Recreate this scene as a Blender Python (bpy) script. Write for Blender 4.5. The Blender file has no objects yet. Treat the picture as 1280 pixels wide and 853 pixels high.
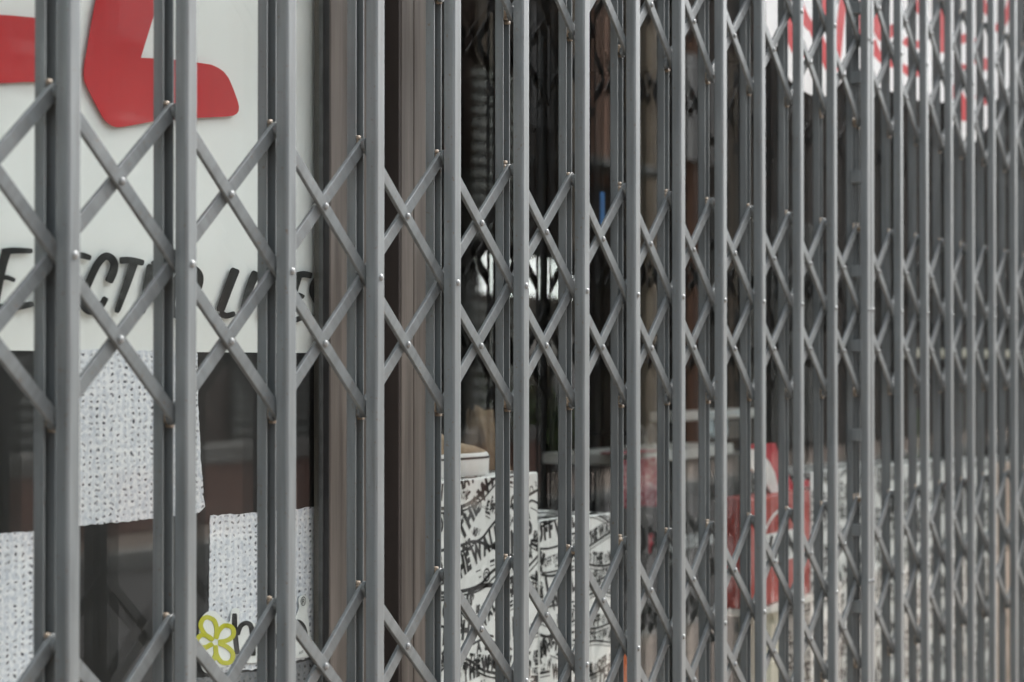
import bpy, bmesh, math, random
from mathutils import Vector, Matrix
from mathutils.geometry import tessellate_polygon
random.seed(7)
sc = bpy.context.scene
C = sc.collection

# ------------------------------------------------------------------ camera model (photo pixels 1280x853)
F = 2667.0
TH = math.atan(1402.0 / F)          # angle between the view axis and the run of the gate
D0 = 1.1417                         # camera to gate plane
HC = 1.25                           # eye height
PITCH = math.atan(25.0 / F)
CAM = Vector((0, -D0, HC))
fw = Vector((math.cos(TH) * math.cos(PITCH), math.sin(TH) * math.cos(PITCH), math.sin(PITCH)))
rt = Vector((math.sin(TH), -math.cos(TH), 0))
up = rt.cross(fw)

def P(px, py, Y):
    """where the sight line of a photo pixel meets the real vertical plane y = Y"""
    d = fw + rt * ((px - 640) / F) + up * ((426.5 - py) / F)
    t = (Y - CAM.y) / d.y
    return CAM + d * t

# ------------------------------------------------------------------ helpers
def mesh_obj(name, bm, mat, parent=None, loc=(0, 0, 0), smooth=False):
    me = bpy.data.meshes.new(name)
    bmesh.ops.recalc_face_normals(bm, faces=bm.faces)
    bm.to_mesh(me); bm.free()
    if mat: me.materials.append(mat)
    if smooth:
        for p in me.polygons: p.use_smooth = True
    return link(name, me, parent, loc)

def link(name, me, parent=None, loc=(0, 0, 0)):
    o = bpy.data.objects.new(name, me); C.objects.link(o)
    o.location = loc
    if parent: o.parent = parent
    return o

def tag(o, label=None, cat=None, group=None, kind=None):
    if label: o['label'] = label
    if cat: o['category'] = cat
    if group: o['group'] = group
    if kind: o['kind'] = kind
    return o

def empty(name, loc, label, cat, group=None):
    o = bpy.data.objects.new(name, None); C.objects.link(o); o.location = loc
    o.empty_display_size = .1
    return tag(o, label, cat, group)

def box(bm, x0, x1, y0, y1, z0, z1, bev=0, seg=2):
    r = bmesh.ops.create_cube(bm, size=1)
    vs = r['verts']
    for v in vs:
        v.co = Vector(((x0 + x1) / 2 + v.co.x * (x1 - x0), (y0 + y1) / 2 + v.co.y * (y1 - y0), (z0 + z1) / 2 + v.co.z * (z1 - z0)))
    if bev:
        es = {e for v in vs for e in v.link_edges}
        bmesh.ops.bevel(bm, geom=list(es), offset=bev, segments=seg, affect='EDGES', profile=.5)
    return bm

def newbox(*a, **k): return box(bmesh.new(), *a, **k)

def prism_z(bm, prof, z0, z1):
    a = [bm.verts.new((x, y, z0)) for x, y in prof]
    b = [bm.verts.new((x, y, z1)) for x, y in prof]
    n = len(prof)
    for i in range(n):
        bm.faces.new((a[i], a[(i + 1) % n], b[(i + 1) % n], b[i]))
    bm.faces.new(a[::-1]); bm.faces.new(b)
    return bm

def plate(bm, pts, y0, y1):
    """closed outline of (x, z) given a real thickness from y0 (front) to y1"""
    a = [bm.verts.new((x, y0, z)) for x, z in pts]
    b = [bm.verts.new((x, y1, z)) for x, z in pts]
    n = len(pts)
    for i in range(n):
        bm.faces.new((a[i], a[(i + 1) % n], b[(i + 1) % n], b[i]))
    for tri in tessellate_polygon([[Vector((x, z, 0)) for x, z in pts]]):
        for vs, order in ((a, tri), (b, tri[::-1])):
            try: bm.faces.new([vs[i] for i in order])
            except ValueError: pass
    return bm

def strip(bm, pts, y0, y1):
    """same for a brush stroke outline: left edge out, right edge back"""
    n = len(pts) // 2
    a = [bm.verts.new((x, y0, z)) for x, z in pts]; b = [bm.verts.new((x, y1, z)) for x, z in pts]
    N = len(pts)
    for i in range(N): bm.faces.new((a[i], a[(i + 1) % N], b[(i + 1) % N], b[i]))
    for i in range(n - 1):
        for v in (a, b): bm.faces.new((v[i], v[i + 1], v[N - 2 - i], v[N - 1 - i]))
    return bm

def lathe(bm, prof, segs, mat=Matrix.Identity(4)):
    rings = []
    for r, z in prof:
        rings.append([bm.verts.new(mat @ Vector((r * math.cos(2 * math.pi * i / segs), r * math.sin(2 * math.pi * i / segs), z))) for i in range(segs)])
    for a, b in zip(rings, rings[1:]):
        for i in range(segs):
            bm.faces.new((a[i], a[(i + 1) % segs], b[(i + 1) % segs], b[i]))
    bm.faces.new(rings[0][::-1]); bm.faces.new(rings[-1])
    return bm

def smoothline(pts, n=8):
    """Catmull-Rom through points"""
    out = []
    q = [pts[0]] + list(pts) + [pts[-1]]
    for i in range(1, len(q) - 2):
        p0, p1, p2, p3 = q[i - 1], q[i], q[i + 1], q[i + 2]
        for k in range(n):
            t = k / n
            out.append(tuple(.5 * ((2 * b) + (-a + c) * t + (2 * a - 5 * b + 4 * c - d) * t * t + (-a + 3 * b - 3 * c + d) * t ** 3) for a, b, c, d in zip(p0, p1, p2, p3)))
    out.append(tuple(pts[-1]))
    return out

def smoothloop(pts, n=6):
    out = []; m = len(pts)
    for i in range(m):
        p0, p1, p2, p3 = pts[i - 1], pts[i], pts[(i + 1) % m], pts[(i + 2) % m]
        for k in range(n):
            t = k / n
            out.append(tuple(.5 * ((2 * b) + (-a + c) * t + (2 * a - 5 * b + 4 * c - d) * t * t + (-a + 3 * b - 3 * c + d) * t ** 3) for a, b, c, d in zip(p0, p1, p2, p3)))
    return out

def ribbon(pts, w0, w1=None):
    """outline of a brush stroke along 2-D points, widths from w0 to w1"""
    w1 = w0 if w1 is None else w1
    L, R = [], []
    n = len(pts)
    for i, (x, z) in enumerate(pts):
        a = pts[max(i - 1, 0)]; b = pts[min(i + 1, n - 1)]
        dx, dz = b[0] - a[0], b[1] - a[1]; l = math.hypot(dx, dz) or 1
        t = i / (n - 1); w = (w0 + (w1 - w0) * t) / 2
        if i == 0 or i == n - 1: w *= .72
        L.append((x - dz / l * w, z + dx / l * w)); R.append((x + dz / l * w, z - dx / l * w))
    return L + R[::-1]

# ------------------------------------------------------------------ materials
def srgb(r, g, b):
    f = lambda c: (c / 255 / 12.92) if c / 255 <= .04045 else ((c / 255 + .055) / 1.055) ** 2.4
    return (f(r), f(g), f(b), 1)

def mat_base(name, col, rough=.6, metal=0, spec=.5):
    m = bpy.data.materials.new(name); m.use_nodes = True
    b = m.node_tree.nodes['Principled BSDF']
    b.inputs['Base Color'].default_value = col if len(col) == 4 else (*col, 1)
    b.inputs['Roughness'].default_value = rough
    b.inputs['Metallic'].default_value = metal
    b.inputs['Specular IOR Level'].default_value = spec
    return m, m.node_tree, b

def mat_noise(name, c1, c2, scale, rough=.6, metal=0, spec=.5, bump=0, stretch=(1, 1, 1), lo=.35, hi=.65, rvar=.12, detail=6):
    m, nt, b = mat_base(name, c1, rough, metal, spec)
    tc = nt.nodes.new('ShaderNodeTexCoord'); mp = nt.nodes.new('ShaderNodeMapping')
    mp.inputs['Scale'].default_value = stretch
    nt.links.new(tc.outputs['Object'], mp.inputs['Vector'])
    n = nt.nodes.new('ShaderNodeTexNoise'); n.inputs['Scale'].default_value = scale; n.inputs['Detail'].default_value = detail
    nt.links.new(mp.outputs[0], n.inputs['Vector'])
    r = nt.nodes.new('ShaderNodeValToRGB')
    r.color_ramp.elements[0].position = lo; r.color_ramp.elements[1].position = hi
    r.color_ramp.elements[0].color = (*c1[:3], 1); r.color_ramp.elements[1].color = (*c2[:3], 1)
    nt.links.new(n.outputs['Fac'], r.inputs[0]); nt.links.new(r.outputs[0], b.inputs['Base Color'])
    mr = nt.nodes.new('ShaderNodeMapRange'); mr.inputs['To Min'].default_value = max(rough - rvar, .05); mr.inputs['To Max'].default_value = min(rough + rvar, 1)
    nt.links.new(n.outputs['Fac'], mr.inputs['Value']); nt.links.new(mr.outputs[0], b.inputs['Roughness'])
    if bump:
        bp = nt.nodes.new('ShaderNodeBump'); bp.inputs['Strength'].default_value = bump; bp.inputs['Distance'].default_value = .002
        nt.links.new(n.outputs['Fac'], bp.inputs['Height']); nt.links.new(bp.outputs[0], b.inputs['Normal'])
    return m

def mat_paint(name='grey_enamel', k=1.0):
    """grey enamel: slight colour drift, orange peel, chips and grime specks"""
    m, nt, b = mat_base(name, (.3, .31, .31), .4)
    N = nt.nodes; L = nt.links
    tc = N.new('ShaderNodeTexCoord'); oi = N.new('ShaderNodeObjectInfo')
    ad = N.new('ShaderNodeVectorMath'); ad.operation = 'ADD'
    sc_ = N.new('ShaderNodeVectorMath'); sc_.operation = 'SCALE'; sc_.inputs['Scale'].default_value = 40
    cb = N.new('ShaderNodeCombineXYZ'); L.new(oi.outputs['Random'], cb.inputs[0]); L.new(oi.outputs['Random'], cb.inputs[2])
    L.new(cb.outputs[0], sc_.inputs[0]); L.new(tc.outputs['Object'], ad.inputs[0]); L.new(sc_.outputs[0], ad.inputs[1])
    mp = N.new('ShaderNodeMapping'); mp.inputs['Scale'].default_value = (1, 1, .25); L.new(ad.outputs[0], mp.inputs[0])
    n1 = N.new('ShaderNodeTexNoise'); n1.inputs['Scale'].default_value = 30; n1.inputs['Detail'].default_value = 5; L.new(mp.outputs[0], n1.inputs['Vector'])
    r1 = N.new('ShaderNodeValToRGB'); r1.color_ramp.elements[0].position = .3; r1.color_ramp.elements[1].position = .7
    r1.color_ramp.elements[0].color = (.107 * k, .122 * k, .127 * k, 1); r1.color_ramp.elements[1].color = (.130 * k, .144 * k, .146 * k, 1)
    L.new(n1.outputs['Fac'], r1.inputs[0])
    n2 = N.new('ShaderNodeTexNoise'); n2.inputs['Scale'].default_value = 260; n2.inputs['Detail'].default_value = 3; L.new(ad.outputs[0], n2.inputs['Vector'])
    r2 = N.new('ShaderNodeValToRGB'); r2.color_ramp.elements[0].position = .64; r2.color_ramp.elements[1].position = .72
    L.new(n2.outputs['Fac'], r2.inputs[0])
    mx = N.new('ShaderNodeMix'); mx.data_type = 'RGBA'; mx.inputs['B'].default_value = (.10, .085, .07, 1)
    L.new(r2.outputs[0], mx.inputs['Factor']); L.new(r1.outputs[0], mx.inputs['A']); L.new(mx.outputs['Result'], b.inputs['Base Color'])
    mp4 = N.new('ShaderNodeMapping'); mp4.inputs['Scale'].default_value = (1, 1, .06); L.new(ad.outputs[0], mp4.inputs[0])
    n4 = N.new('ShaderNodeTexNoise'); n4.inputs['Scale'].default_value = 130; n4.inputs['Detail'].default_value = 6; L.new(mp4.outputs[0], n4.inputs['Vector'])
    r4 = N.new('ShaderNodeValToRGB'); r4.color_ramp.elements[0].position = .3; r4.color_ramp.elements[1].position = .62
    r4.color_ramp.elements[0].color = (.76, .75, .73, 1); r4.color_ramp.elements[1].color = (1.04, 1.05, 1.04, 1); L.new(n4.outputs['Fac'], r4.inputs[0])
    m4 = N.new('ShaderNodeMix'); m4.data_type = 'RGBA'; m4.blend_type = 'MULTIPLY'; m4.inputs['Factor'].default_value = 1
    L.new(mx.outputs['Result'], m4.inputs['A']); L.new(r4.outputs[0], m4.inputs['B']); L.new(m4.outputs['Result'], b.inputs['Base Color'])
    mr = N.new('ShaderNodeMapRange'); mr.inputs['To Min'].default_value = .3; mr.inputs['To Max'].default_value = .55
    L.new(n1.outputs['Fac'], mr.inputs['Value']); L.new(mr.outputs[0], b.inputs['Roughness'])
    n3 = N.new('ShaderNodeTexNoise'); n3.inputs['Scale'].default_value = 500; L.new(ad.outputs[0], n3.inputs['Vector'])
    bp = N.new('ShaderNodeBump'); bp.inputs['Strength'].default_value = .12; bp.inputs['Distance'].default_value = .0008
    L.new(n3.outputs['Fac'], bp.inputs['Height']); L.new(bp.outputs[0], b.inputs['Normal'])
    return m

def mat_glass():
    m = bpy.data.materials.new('window_glass'); m.use_nodes = True
    nt = m.node_tree; N = nt.nodes; L = nt.links
    N.clear()
    out = N.new('ShaderNodeOutputMaterial'); mix = N.new('ShaderNodeMixShader')
    tr = N.new('ShaderNodeBsdfTransparent'); tr.inputs[0].default_value = (.94, .955, .945, 1)
    gl = N.new('ShaderNodeBsdfGlossy'); gl.inputs['Roughness'].default_value = 0.0
    ge = N.new('ShaderNodeNewGeometry'); dt = N.new('ShaderNodeVectorMath'); dt.operation = 'DOT_PRODUCT'
    L.new(ge.outputs['Normal'], dt.inputs[0]); L.new(ge.outputs['Incoming'], dt.inputs[1])
    ab = N.new('ShaderNodeMath'); ab.operation = 'ABSOLUTE'; L.new(dt.outputs['Value'], ab.inputs[0])
    s1 = N.new('ShaderNodeMath'); s1.operation = 'SUBTRACT'; s1.inputs[0].default_value = 1; L.new(ab.outputs[0], s1.inputs[1])
    pw = N.new('ShaderNodeMath'); pw.operation = 'POWER'; pw.inputs[1].default_value = 5; L.new(s1.outputs[0], pw.inputs[0])
    ma = N.new('ShaderNodeMath'); ma.operation = 'MULTIPLY_ADD'; ma.inputs[1].default_value = .66; ma.inputs[2].default_value = .042
    L.new(pw.outputs[0], ma.inputs[0])
    L.new(ma.outputs[0], mix.inputs[0]); L.new(tr.outputs[0], mix.inputs[1]); L.new(gl.outputs[0], mix.inputs[2])
    L.new(mix.outputs[0], out.inputs['Surface'])
    return m

def mat_weave(name, base, dark):
    """coarse canvas seen close up: rows of small dark holes between the threads"""
    m, nt, b = mat_base(name, base, .8, 0, .2)
    N = nt.nodes; L = nt.links
    tc = N.new('ShaderNodeTexCoord'); sp = N.new('ShaderNodeSeparateXYZ')
    nz = N.new('ShaderNodeTexNoise'); nz.inputs['Scale'].default_value = 60; nz.inputs['Detail'].default_value = 3
    L.new(tc.outputs['Object'], nz.inputs['Vector'])
    mxv = N.new('ShaderNodeMix'); mxv.data_type = 'VECTOR'; mxv.inputs['Factor'].default_value = .013
    L.new(tc.outputs['Object'], mxv.inputs['A']); L.new(nz.outputs['Color'], mxv.inputs['B'])
    L.new(mxv.outputs['Result'], sp.inputs[0])
    def stripe(o, per, ph=0):
        a = N.new('ShaderNodeMath'); a.operation = 'MULTIPLY'; a.inputs[1].default_value = 2 * math.pi / per; L.new(o, a.inputs[0])
        s = N.new('ShaderNodeMath'); s.operation = 'SINE'; L.new(a.outputs[0], s.inputs[0])
        q = N.new('ShaderNodeMapRange'); q.inputs['From Min'].default_value = -1; q.inputs['From Max'].default_value = 1; L.new(s.outputs[0], q.inputs['Value'])
        return q.outputs[0]
    sx = stripe(sp.outputs['X'], .0108); sz = stripe(sp.outputs['Z'], .0066)
    mu = N.new('ShaderNodeMath'); mu.operation = 'MULTIPLY'; L.new(sx, mu.inputs[0]); L.new(sz, mu.inputs[1])
    n2 = N.new('ShaderNodeTexNoise'); n2.inputs['Scale'].default_value = 190; n2.inputs['Detail'].default_value = 4; L.new(tc.outputs['Object'], n2.inputs['Vector'])
    n3 = N.new('ShaderNodeTexNoise'); n3.inputs['Scale'].default_value = 18; L.new(tc.outputs['Object'], n3.inputs['Vector'])
    m2 = N.new('ShaderNodeMath'); m2.operation = 'MULTIPLY'; L.new(mu.outputs[0], m2.inputs[0])
    ma_ = N.new('ShaderNodeMath'); ma_.operation = 'MULTIPLY_ADD'; ma_.inputs[1].default_value = 2.3; ma_.inputs[2].default_value = -.60; L.new(n2.outputs['Fac'], ma_.inputs[0]); L.new(ma_.outputs[0], m2.inputs[1])
    m3 = N.new('ShaderNodeMath'); m3.operation = 'MULTIPLY_ADD'; m3.inputs[1].default_value = .40; L.new(n3.outputs['Fac'], m3.inputs[0]); L.new(m2.outputs[0], m3.inputs[2])
    r = N.new('ShaderNodeValToRGB'); r.color_ramp.elements[0].position = .40; r.color_ramp.elements[1].position = 1.0
    r.color_ramp.elements[0].color = (*base, 1); r.color_ramp.elements[1].color = (*dark, 1)
    L.new(m3.outputs[0], r.inputs[0])
    # thread-to-thread tone
    r2 = N.new('ShaderNodeValToRGB'); r2.color_ramp.elements[0].position = .3; r2.color_ramp.elements[1].position = .6
    r2.color_ramp.elements[0].color = (.66, .70, .76, 1); r2.color_ramp.elements[1].color = (1, 1, 1, 1)
    L.new(n2.outputs['Fac'], r2.inputs[0])
    mm = N.new('ShaderNodeMix'); mm.data_type = 'RGBA'; mm.blend_type = 'MULTIPLY'; mm.inputs['Factor'].default_value = 1
    L.new(r.outputs[0], mm.inputs['A']); L.new(r2.outputs[0], mm.inputs['B']); L.new(mm.outputs['Result'], b.inputs['Base Color'])
    return m

M = {}
M['paint'] = mat_paint()
M['barpaint'] = mat_paint('grey_bar_enamel', .86)
M['rivet'] = mat_noise('rivet_metal', (.14, .15, .15), (.19, .20, .195), 300, .34, .1)
M['pin'] = mat_noise('worn_brass', (.17, .12, .07), (.36, .31, .25), 250, .4, .3)
M['glass'] = mat_glass()
M['bronze'] = mat_noise('bronze_frame', (.056, .048, .040), (.122, .108, .092), 70, .5, .0, .4, .5, (1, 1, .05))
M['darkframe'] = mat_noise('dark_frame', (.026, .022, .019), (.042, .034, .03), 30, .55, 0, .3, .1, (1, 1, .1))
M['rubber'] = mat_noise('rubber', (.012, .012, .012), (.022, .022, .022), 60, .6)
M['gasket'] = mat_noise('grey_gasket', (.05, .054, .052), (.075, .08, .078), 60, .6)
M['white'] = mat_noise('poster_white', (.83, .85, .835), (.87, .885, .87), 6, .45, 0, .3)
M['black'] = mat_noise('poster_black', (.011, .011, .011), (.017, .017, .017), 20, .5, 0, .3)
M['red'] = mat_noise('vinyl_red', (.50, .022, .028), (.56, .03, .035), 8, .4, 0, .4)
M['ink'] = mat_noise('letter_black', (.011, .012, .012), (.02, .02, .02), 30, .4, 0, .4)
M['weave'] = mat_weave('canvas_print', (.87, .88, .91), (.04, .045, .065))
M['greyweave'] = mat_weave('grey_canvas_print', (.20, .205, .21), (.03, .03, .03))
M['yellow'] = mat_noise('sticker_yellow', (.50, .50, .012), (.56, .55, .03), 20, .5)
M['paper'] = mat_noise('box_paper', (.81, .82, .81), (.87, .88, .87), 14, .6, 0, .3)
M['print'] = mat_noise('box_print', (.011, .011, .011), (.02, .02, .02), 40, .6, 0, .3)
M['peach'] = mat_noise('peach_card', (.52, .38, .29), (.60, .45, .36), 20, .6)
M['redbox'] = mat_noise('red_card', (.40, .06, .05), (.50, .095, .08), 12, .5)
M['redcloth'] = mat_noise('red_cloth', (.42, .03, .045), (.52, .045, .06), 80, .8)
M['bandana'] = mat_noise('bandana_cloth', (.30, .035, .05), (.45, .26, .27), 140, .85, 0, .2, 0, (1, 1, 1), .48, .56)
M['whitecloth'] = mat_noise('white_cloth', (.74, .74, .72), (.80, .80, .79), 60, .8)
M['shelf'] = mat_noise('shelf_white', (.62, .62, .59), (.70, .70, .67), 20, .35)
M['cabinet'] = mat_noise('cabinet_black', (.014, .014, .014), (.028, .027, .026), 15, .4)
M['tan'] = mat_noise('tan_suede', (.27, .20, .125), (.36, .27, .18), 90, .9)
M['brownpaper'] = mat_noise('brown_paper', (.13, .085, .05), (.23, .16, .10), 30, .85, 0, .3, .3)
M['orange'] = mat_noise('orange_board', (.75, .16, .045), (.82, .20, .06), 30, .5)
M['blue'] = mat_noise('blue_tag', (.02, .12, .34), (.03, .16, .40), 40, .5)
M['greenbottle'] = mat_noise('green_bottle', (.05, .12, .03), (.08, .18, .04), 20, .3)
M['cream'] = mat_noise('cream_rail', (.50, .48, .38), (.62, .60, .49), 20, .5)
M['lens'] = mat_noise('sunglass_lens', (.02, .02, .022), (.05, .05, .05), 20, .15)
M['chrome'] = mat_noise('chrome', (.55, .55, .55), (.7, .7, .7), 40, .2, 1)
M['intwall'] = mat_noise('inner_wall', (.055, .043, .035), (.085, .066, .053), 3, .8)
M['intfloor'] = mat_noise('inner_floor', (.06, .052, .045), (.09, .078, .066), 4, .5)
M['fascia'] = mat_noise('facade_render', (.24, .225, .20), (.30, .28, .25), 5, .85, 0, .3, .3)
M['asphalt'] = mat_noise('asphalt', (.04, .04, .042), (.065, .064, .063), 30, .85, 0, .3, .4)
M['pave'] = mat_noise('pavement_brick', (.19, .15, .125), (.28, .23, .19), 6, .8, 0, .3, .3)
M['kerb'] = mat_noise('kerb_stone', (.25, .25, .24), (.33, .33, .31), 12, .8)
M['tanwall'] = mat_noise('tan_render', (.62, .53, .41), (.76, .66, .52), 2, .85)
M['brickwall'] = mat_noise('brick_red', (.085, .06, .05), (.13, .095, .08), 12, .85)
M['darkwall'] = mat_noise('dark_brown_render', (.05, .042, .035), (.08, .066, .055), 3, .85)
M['midbrick'] = mat_noise('mid_brick', (.30, .17, .12), (.40, .24, .17), 10, .85)
M['louvre'] = mat_noise('louvre_grey', (.50, .53, .48), (.62, .65, .59), 3, .6)
M['lowbrick'] = mat_noise('low_brick', (.20, .105, .08), (.29, .165, .13), 10, .85)
M['shutter'] = mat_noise('shutter_grey', (.12, .13, .12), (.17, .18, .17), 6, .5)
M['darkglass'] = mat_noise('dark_pane', (.015, .015, .016), (.03, .03, .03), 2, .2)
M['leaf'] = mat_noise('leaf_green', (.10, .17, .045), (.17, .26, .08), 8, .6)
M['concrete'] = mat_noise('concrete', (.22, .215, .20), (.30, .295, .28), 4, .85)

# green and white pilot lamps far inside really give off light
def mat_emit(name, col, s):
    m, nt, b = mat_base(name, col, .5)
    b.inputs['Emission Color'].default_value = (*col, 1); b.inputs['Emission Strength'].default_value = s
    return m
M['reflection_glow'] = mat_emit('reflection_glow_white', (.95, 1, .97), 2.6)  # added glow for bright patches in the street reflection, no known lamp
M['greenlamp'] = mat_emit('green_lamp', (.02, .75, .30), 1.0)
M['whitelamp'] = mat_emit('white_lamp', (.8, .9, .85), .8)

# ------------------------------------------------------------------ text glyphs (built-in font)
_gly = {}
def glyph(ch, bold=.02):
    k = (ch, bold)
    if k in _gly: return _gly[k]
    cu = bpy.data.curves.new('g', 'FONT'); cu.body = ch; cu.size = 1; cu.offset = bold; cu.resolution_u = 3; cu.fill_mode = 'BOTH'
    ob = bpy.data.objects.new('g', cu); C.objects.link(ob)
    dg = bpy.context.evaluated_depsgraph_get(); dg.update()
    me = bpy.data.meshes.new_from_object(ob.evaluated_get(dg))
    vs = [(v.co.x, v.co.y) for v in me.vertices]; fs = [tuple(p.vertices) for p in me.polygons]
    w = (max(v[0] for v in vs) if vs else .3) + .08
    bpy.data.objects.remove(ob); bpy.data.curves.remove(cu); bpy.data.meshes.remove(me)
    _gly[k] = (vs, fs, w); return _gly[k]

def put_glyph(bm, ch, x, z, h, ang, y, cond=.7, shear=0, bold=.02):
    """glyph standing in the x-z plane facing -y; returns the advance"""
    if ch == ' ': return .3 * h * cond
    vs, fs, w = glyph(ch, bold)
    s = h / .7; c, sn = math.cos(ang), math.sin(ang)
    nv = []
    for a, b in vs:
        a2 = (a + shear * b) * s * cond; b2 = b * s
        nv.append(bm.verts.new((x + a2 * c - b2 * sn, y, z + a2 * sn + b2 * c)))
    for f in fs:
        try: bm.faces.new([nv[i] for i in f])
        except ValueError: pass
    return w * s * cond

def put_text(bm, txt, x, z, h, ang, y, **k):
    for ch in txt:
        a = put_glyph(bm, ch, x, z, h, ang, y, **k)
        x += a * math.cos(ang); z += a * math.sin(ang)

def thicken(bm, d):
    """a print or sticker gets a real film thickness behind its face"""
    g = bmesh.ops.extrude_face_region(bm, geom=list(bm.faces))
    for v in [e for e in g['geom'] if isinstance(e, bmesh.types.BMVert)]: v.co.y += d

# ================================================================== FOLDING GATES
W, D, GAP, T = .0166, .0128, .0130, .0016
DR = .0118                   # depth of the rear channels
ZTOP, ZBOT = 2.34, .06
def channel_profile(flip):
    """U section, rounded outer corners, open towards the lattice"""
    h = W / 2; r = .0026; pts = []
    for cx, cy, a0 in ((-h + r, r, 180), (h - r, r, 270)):
        for i in range(5):
            a = math.radians(a0 + 90 * i / 4); pts.append((cx + r * math.cos(a), cy + r * math.sin(a)))
    pts += [(h, D), (h - T, D), (h - T, T), (-h + T, T), (-h + T, D), (-h, D)]
    return [(x, D + GAP + DR - y * DR / D) for x, y in pts] if flip else pts

def chan_mesh(flip):
    bm = prism_z(bmesh.new(), channel_profile(flip), ZBOT, ZTOP)
    bmesh.ops.recalc_face_normals(bm, faces=bm.faces)
    me = bpy.data.meshes.new('channel'); bm.to_mesh(me); bm.free(); me.materials.append(M['paint']); return me
ME_FRONT, ME_REAR = chan_mesh(False), chan_mesh(True)

def small_mesh(bm, mat, smooth=True):
    bmesh.ops.recalc_face_normals(bm, faces=bm.faces)
    me = bpy.data.meshes.new('small'); bm.to_mesh(me); bm.free(); me.materials.append(mat)
    for p in me.polygons: p.use_smooth = smooth
    return me
RX = Matrix.Rotation(math.radians(90), 4, 'X')      # +z -> -y
ME_RIVET = small_mesh(lathe(bmesh.new(), [(.0036, -.0006), (.0035, .0005), (.0029, .0014), (.0017, .0020), (.0006, .0022)], 14, RX), M['rivet'])
_bm = lathe(bmesh.new(), [(.0030, -.0005), (.0030, .0135)], 10, RX)
box(_bm, -.0066, -.0010, -.0026, .0040, .0058, .0095, .0010)
box(_bm, -.0060, .0060, -.0005, .0045, -.0060, .0050, .0012)
ME_PIN = small_mesh(_bm, M['pin'], False)

def bar_bm(bm, L0, L1, w=.0130, t=.0040, M4=Matrix.Identity(4)):
    """flat bar with a slightly crowned face and rounded ends; runs along local x from L0 to L1"""
    h = w / 2
    sec = [(-h, .0006 - t / 2), (-h + .0006, -t / 2), (0, -t / 2 - .0001), (h - .0006, -t / 2), (h, .0006 - t / 2), (h, t / 2), (-h, t / 2)]
    stations = [(L0, .34), (L0 + .002, .74), (L0 + .005, .97), (L0 + .008, 1), (L1 - .008, 1), (L1 - .005, .97), (L1 - .002, .74), (L1, .34)]
    rings = [[bm.verts.new(M4 @ Vector((x, y, z * k))) for z, y in sec] for x, k in stations]
    n = len(sec)
    for a, b in zip(rings, rings[1:]):
        for i in range(n): bm.faces.new((a[i], a[(i + 1) % n], b[(i + 1) % n], b[i]))
    bm.faces.new(rings[0]); bm.faces.new(rings[-1][::-1])
    return bm

YF, YR = D + .0046, D + .0094        # front (falling) bars, rear (rising) bars
HH = .1375
BANDS = [HC + z for z in (.543, .0868, -.373)]
HIDDEN = [HC + z for z in (-.83, 1.0)]
OVER = .0075

def build_gate(xs, x_show0, x_show1, label, group):
    """xs: picket centres; bars that the photo can show are single parts, the rest one part"""
    root = empty('folding_gate', (xs[0], 0, 0), label, 'security gate', group)
    X0 = xs[0]; n = len(xs)
    rest = bmesh.new()
    for k, x in enumerate(xs):
        fo = link('front_channel', ME_FRONT, root, (x - X0, 0, 0))
        ro = link('rear_channel', ME_REAR, root, (x - X0, 0, 0))
        for c_ in (fo, ro): c_.rotation_euler = (random.gauss(0, .0005), random.gauss(0, .0005), random.gauss(0, .012))
        hl = (x - xs[k - 1]) if k > 0 else 0
        hr = (xs[k + 1] - x) if k < n - 1 else 0
        if k not in (0, n - 1): hl = hr = (hl + hr) / 2
        half = max(hl, hr)
        for bi, zm in enumerate(BANDS + HIDDEN):
            zm = zm + random.uniform(-.0012, .0012)
            ang = math.atan2(HH, half); ln = math.hypot(half, HH)
            e0 = -(ln + OVER) if hl else -OVER
            e1 = (ln + OVER) if hr else OVER
            seen = bi < 3 and x_show0 <= k <= x_show1
            for sgn, yy in ((-1, YF), (1, YR)):
                if seen:
                    b = mesh_obj('lattice_bar', bar_bm(bmesh.new(), e0, e1), M['barpaint'], root, (x - X0, yy, zm))
                    b.rotation_euler = (0, -sgn * ang + random.gauss(0, .0035), 0)
                    if sgn < 0:
                        for q, ok in ((-.5, hl), (.5, hr)):
                            if ok: link('lattice_rivet', ME_RIVET, b, (q * ln, -.0026, 0))
                else:
                    bar_bm(rest, e0, e1, M4=Matrix.Translation((x - X0, yy, zm)) @ Matrix.Rotation(-sgn * ang, 4, 'Y'))
            if seen:
                rv = link('picket_rivet', ME_RIVET, fo, (0, 0, zm))
                for dz in (-HH, HH):
                    pn = link('slider_pin', ME_PIN, ro, (0, D + GAP + .0002, zm + dz))
                    if dz < 0: pn.rotation_euler = (0, math.pi, 0)
    o = mesh_obj('lattice_bar', rest, M['barpaint'], root); tag(o, kind='stuff')
    return root

edges = [100.6, 247.6, 372.4, 481.4, 576.6, 662.3, 737.1, 801.9, 857.5, 908.9, 958.6, 1005.5, 1048.4, 1088.6]
left = [P(e, 430, 0).x - W / 2 for e in edges]
bay = .16
xsL = [left[0] - bay * k for k in range(6, 0, -1)] + left
edges2 = [1093.0, 1129.7, 1162.3, 1191.9, 1219.0, 1245.6, 1271.8]
right = [P(e, 430, 0).x - W / 2 for e in edges2]
xsR = right + [right[-1] + bay * k for k in range(1, 24)]
grp = 'folding lattice gates across the shop front'
gL = build_gate(xsL, 4, len(xsL) - 1, 'nearer grey folding lattice gate in front of the white poster and the dark window post', grp)
gR = build_gate(xsR, 0, 12, 'farther grey folding lattice gate from the doubled post onward, before red and white lettering', grp)
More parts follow.
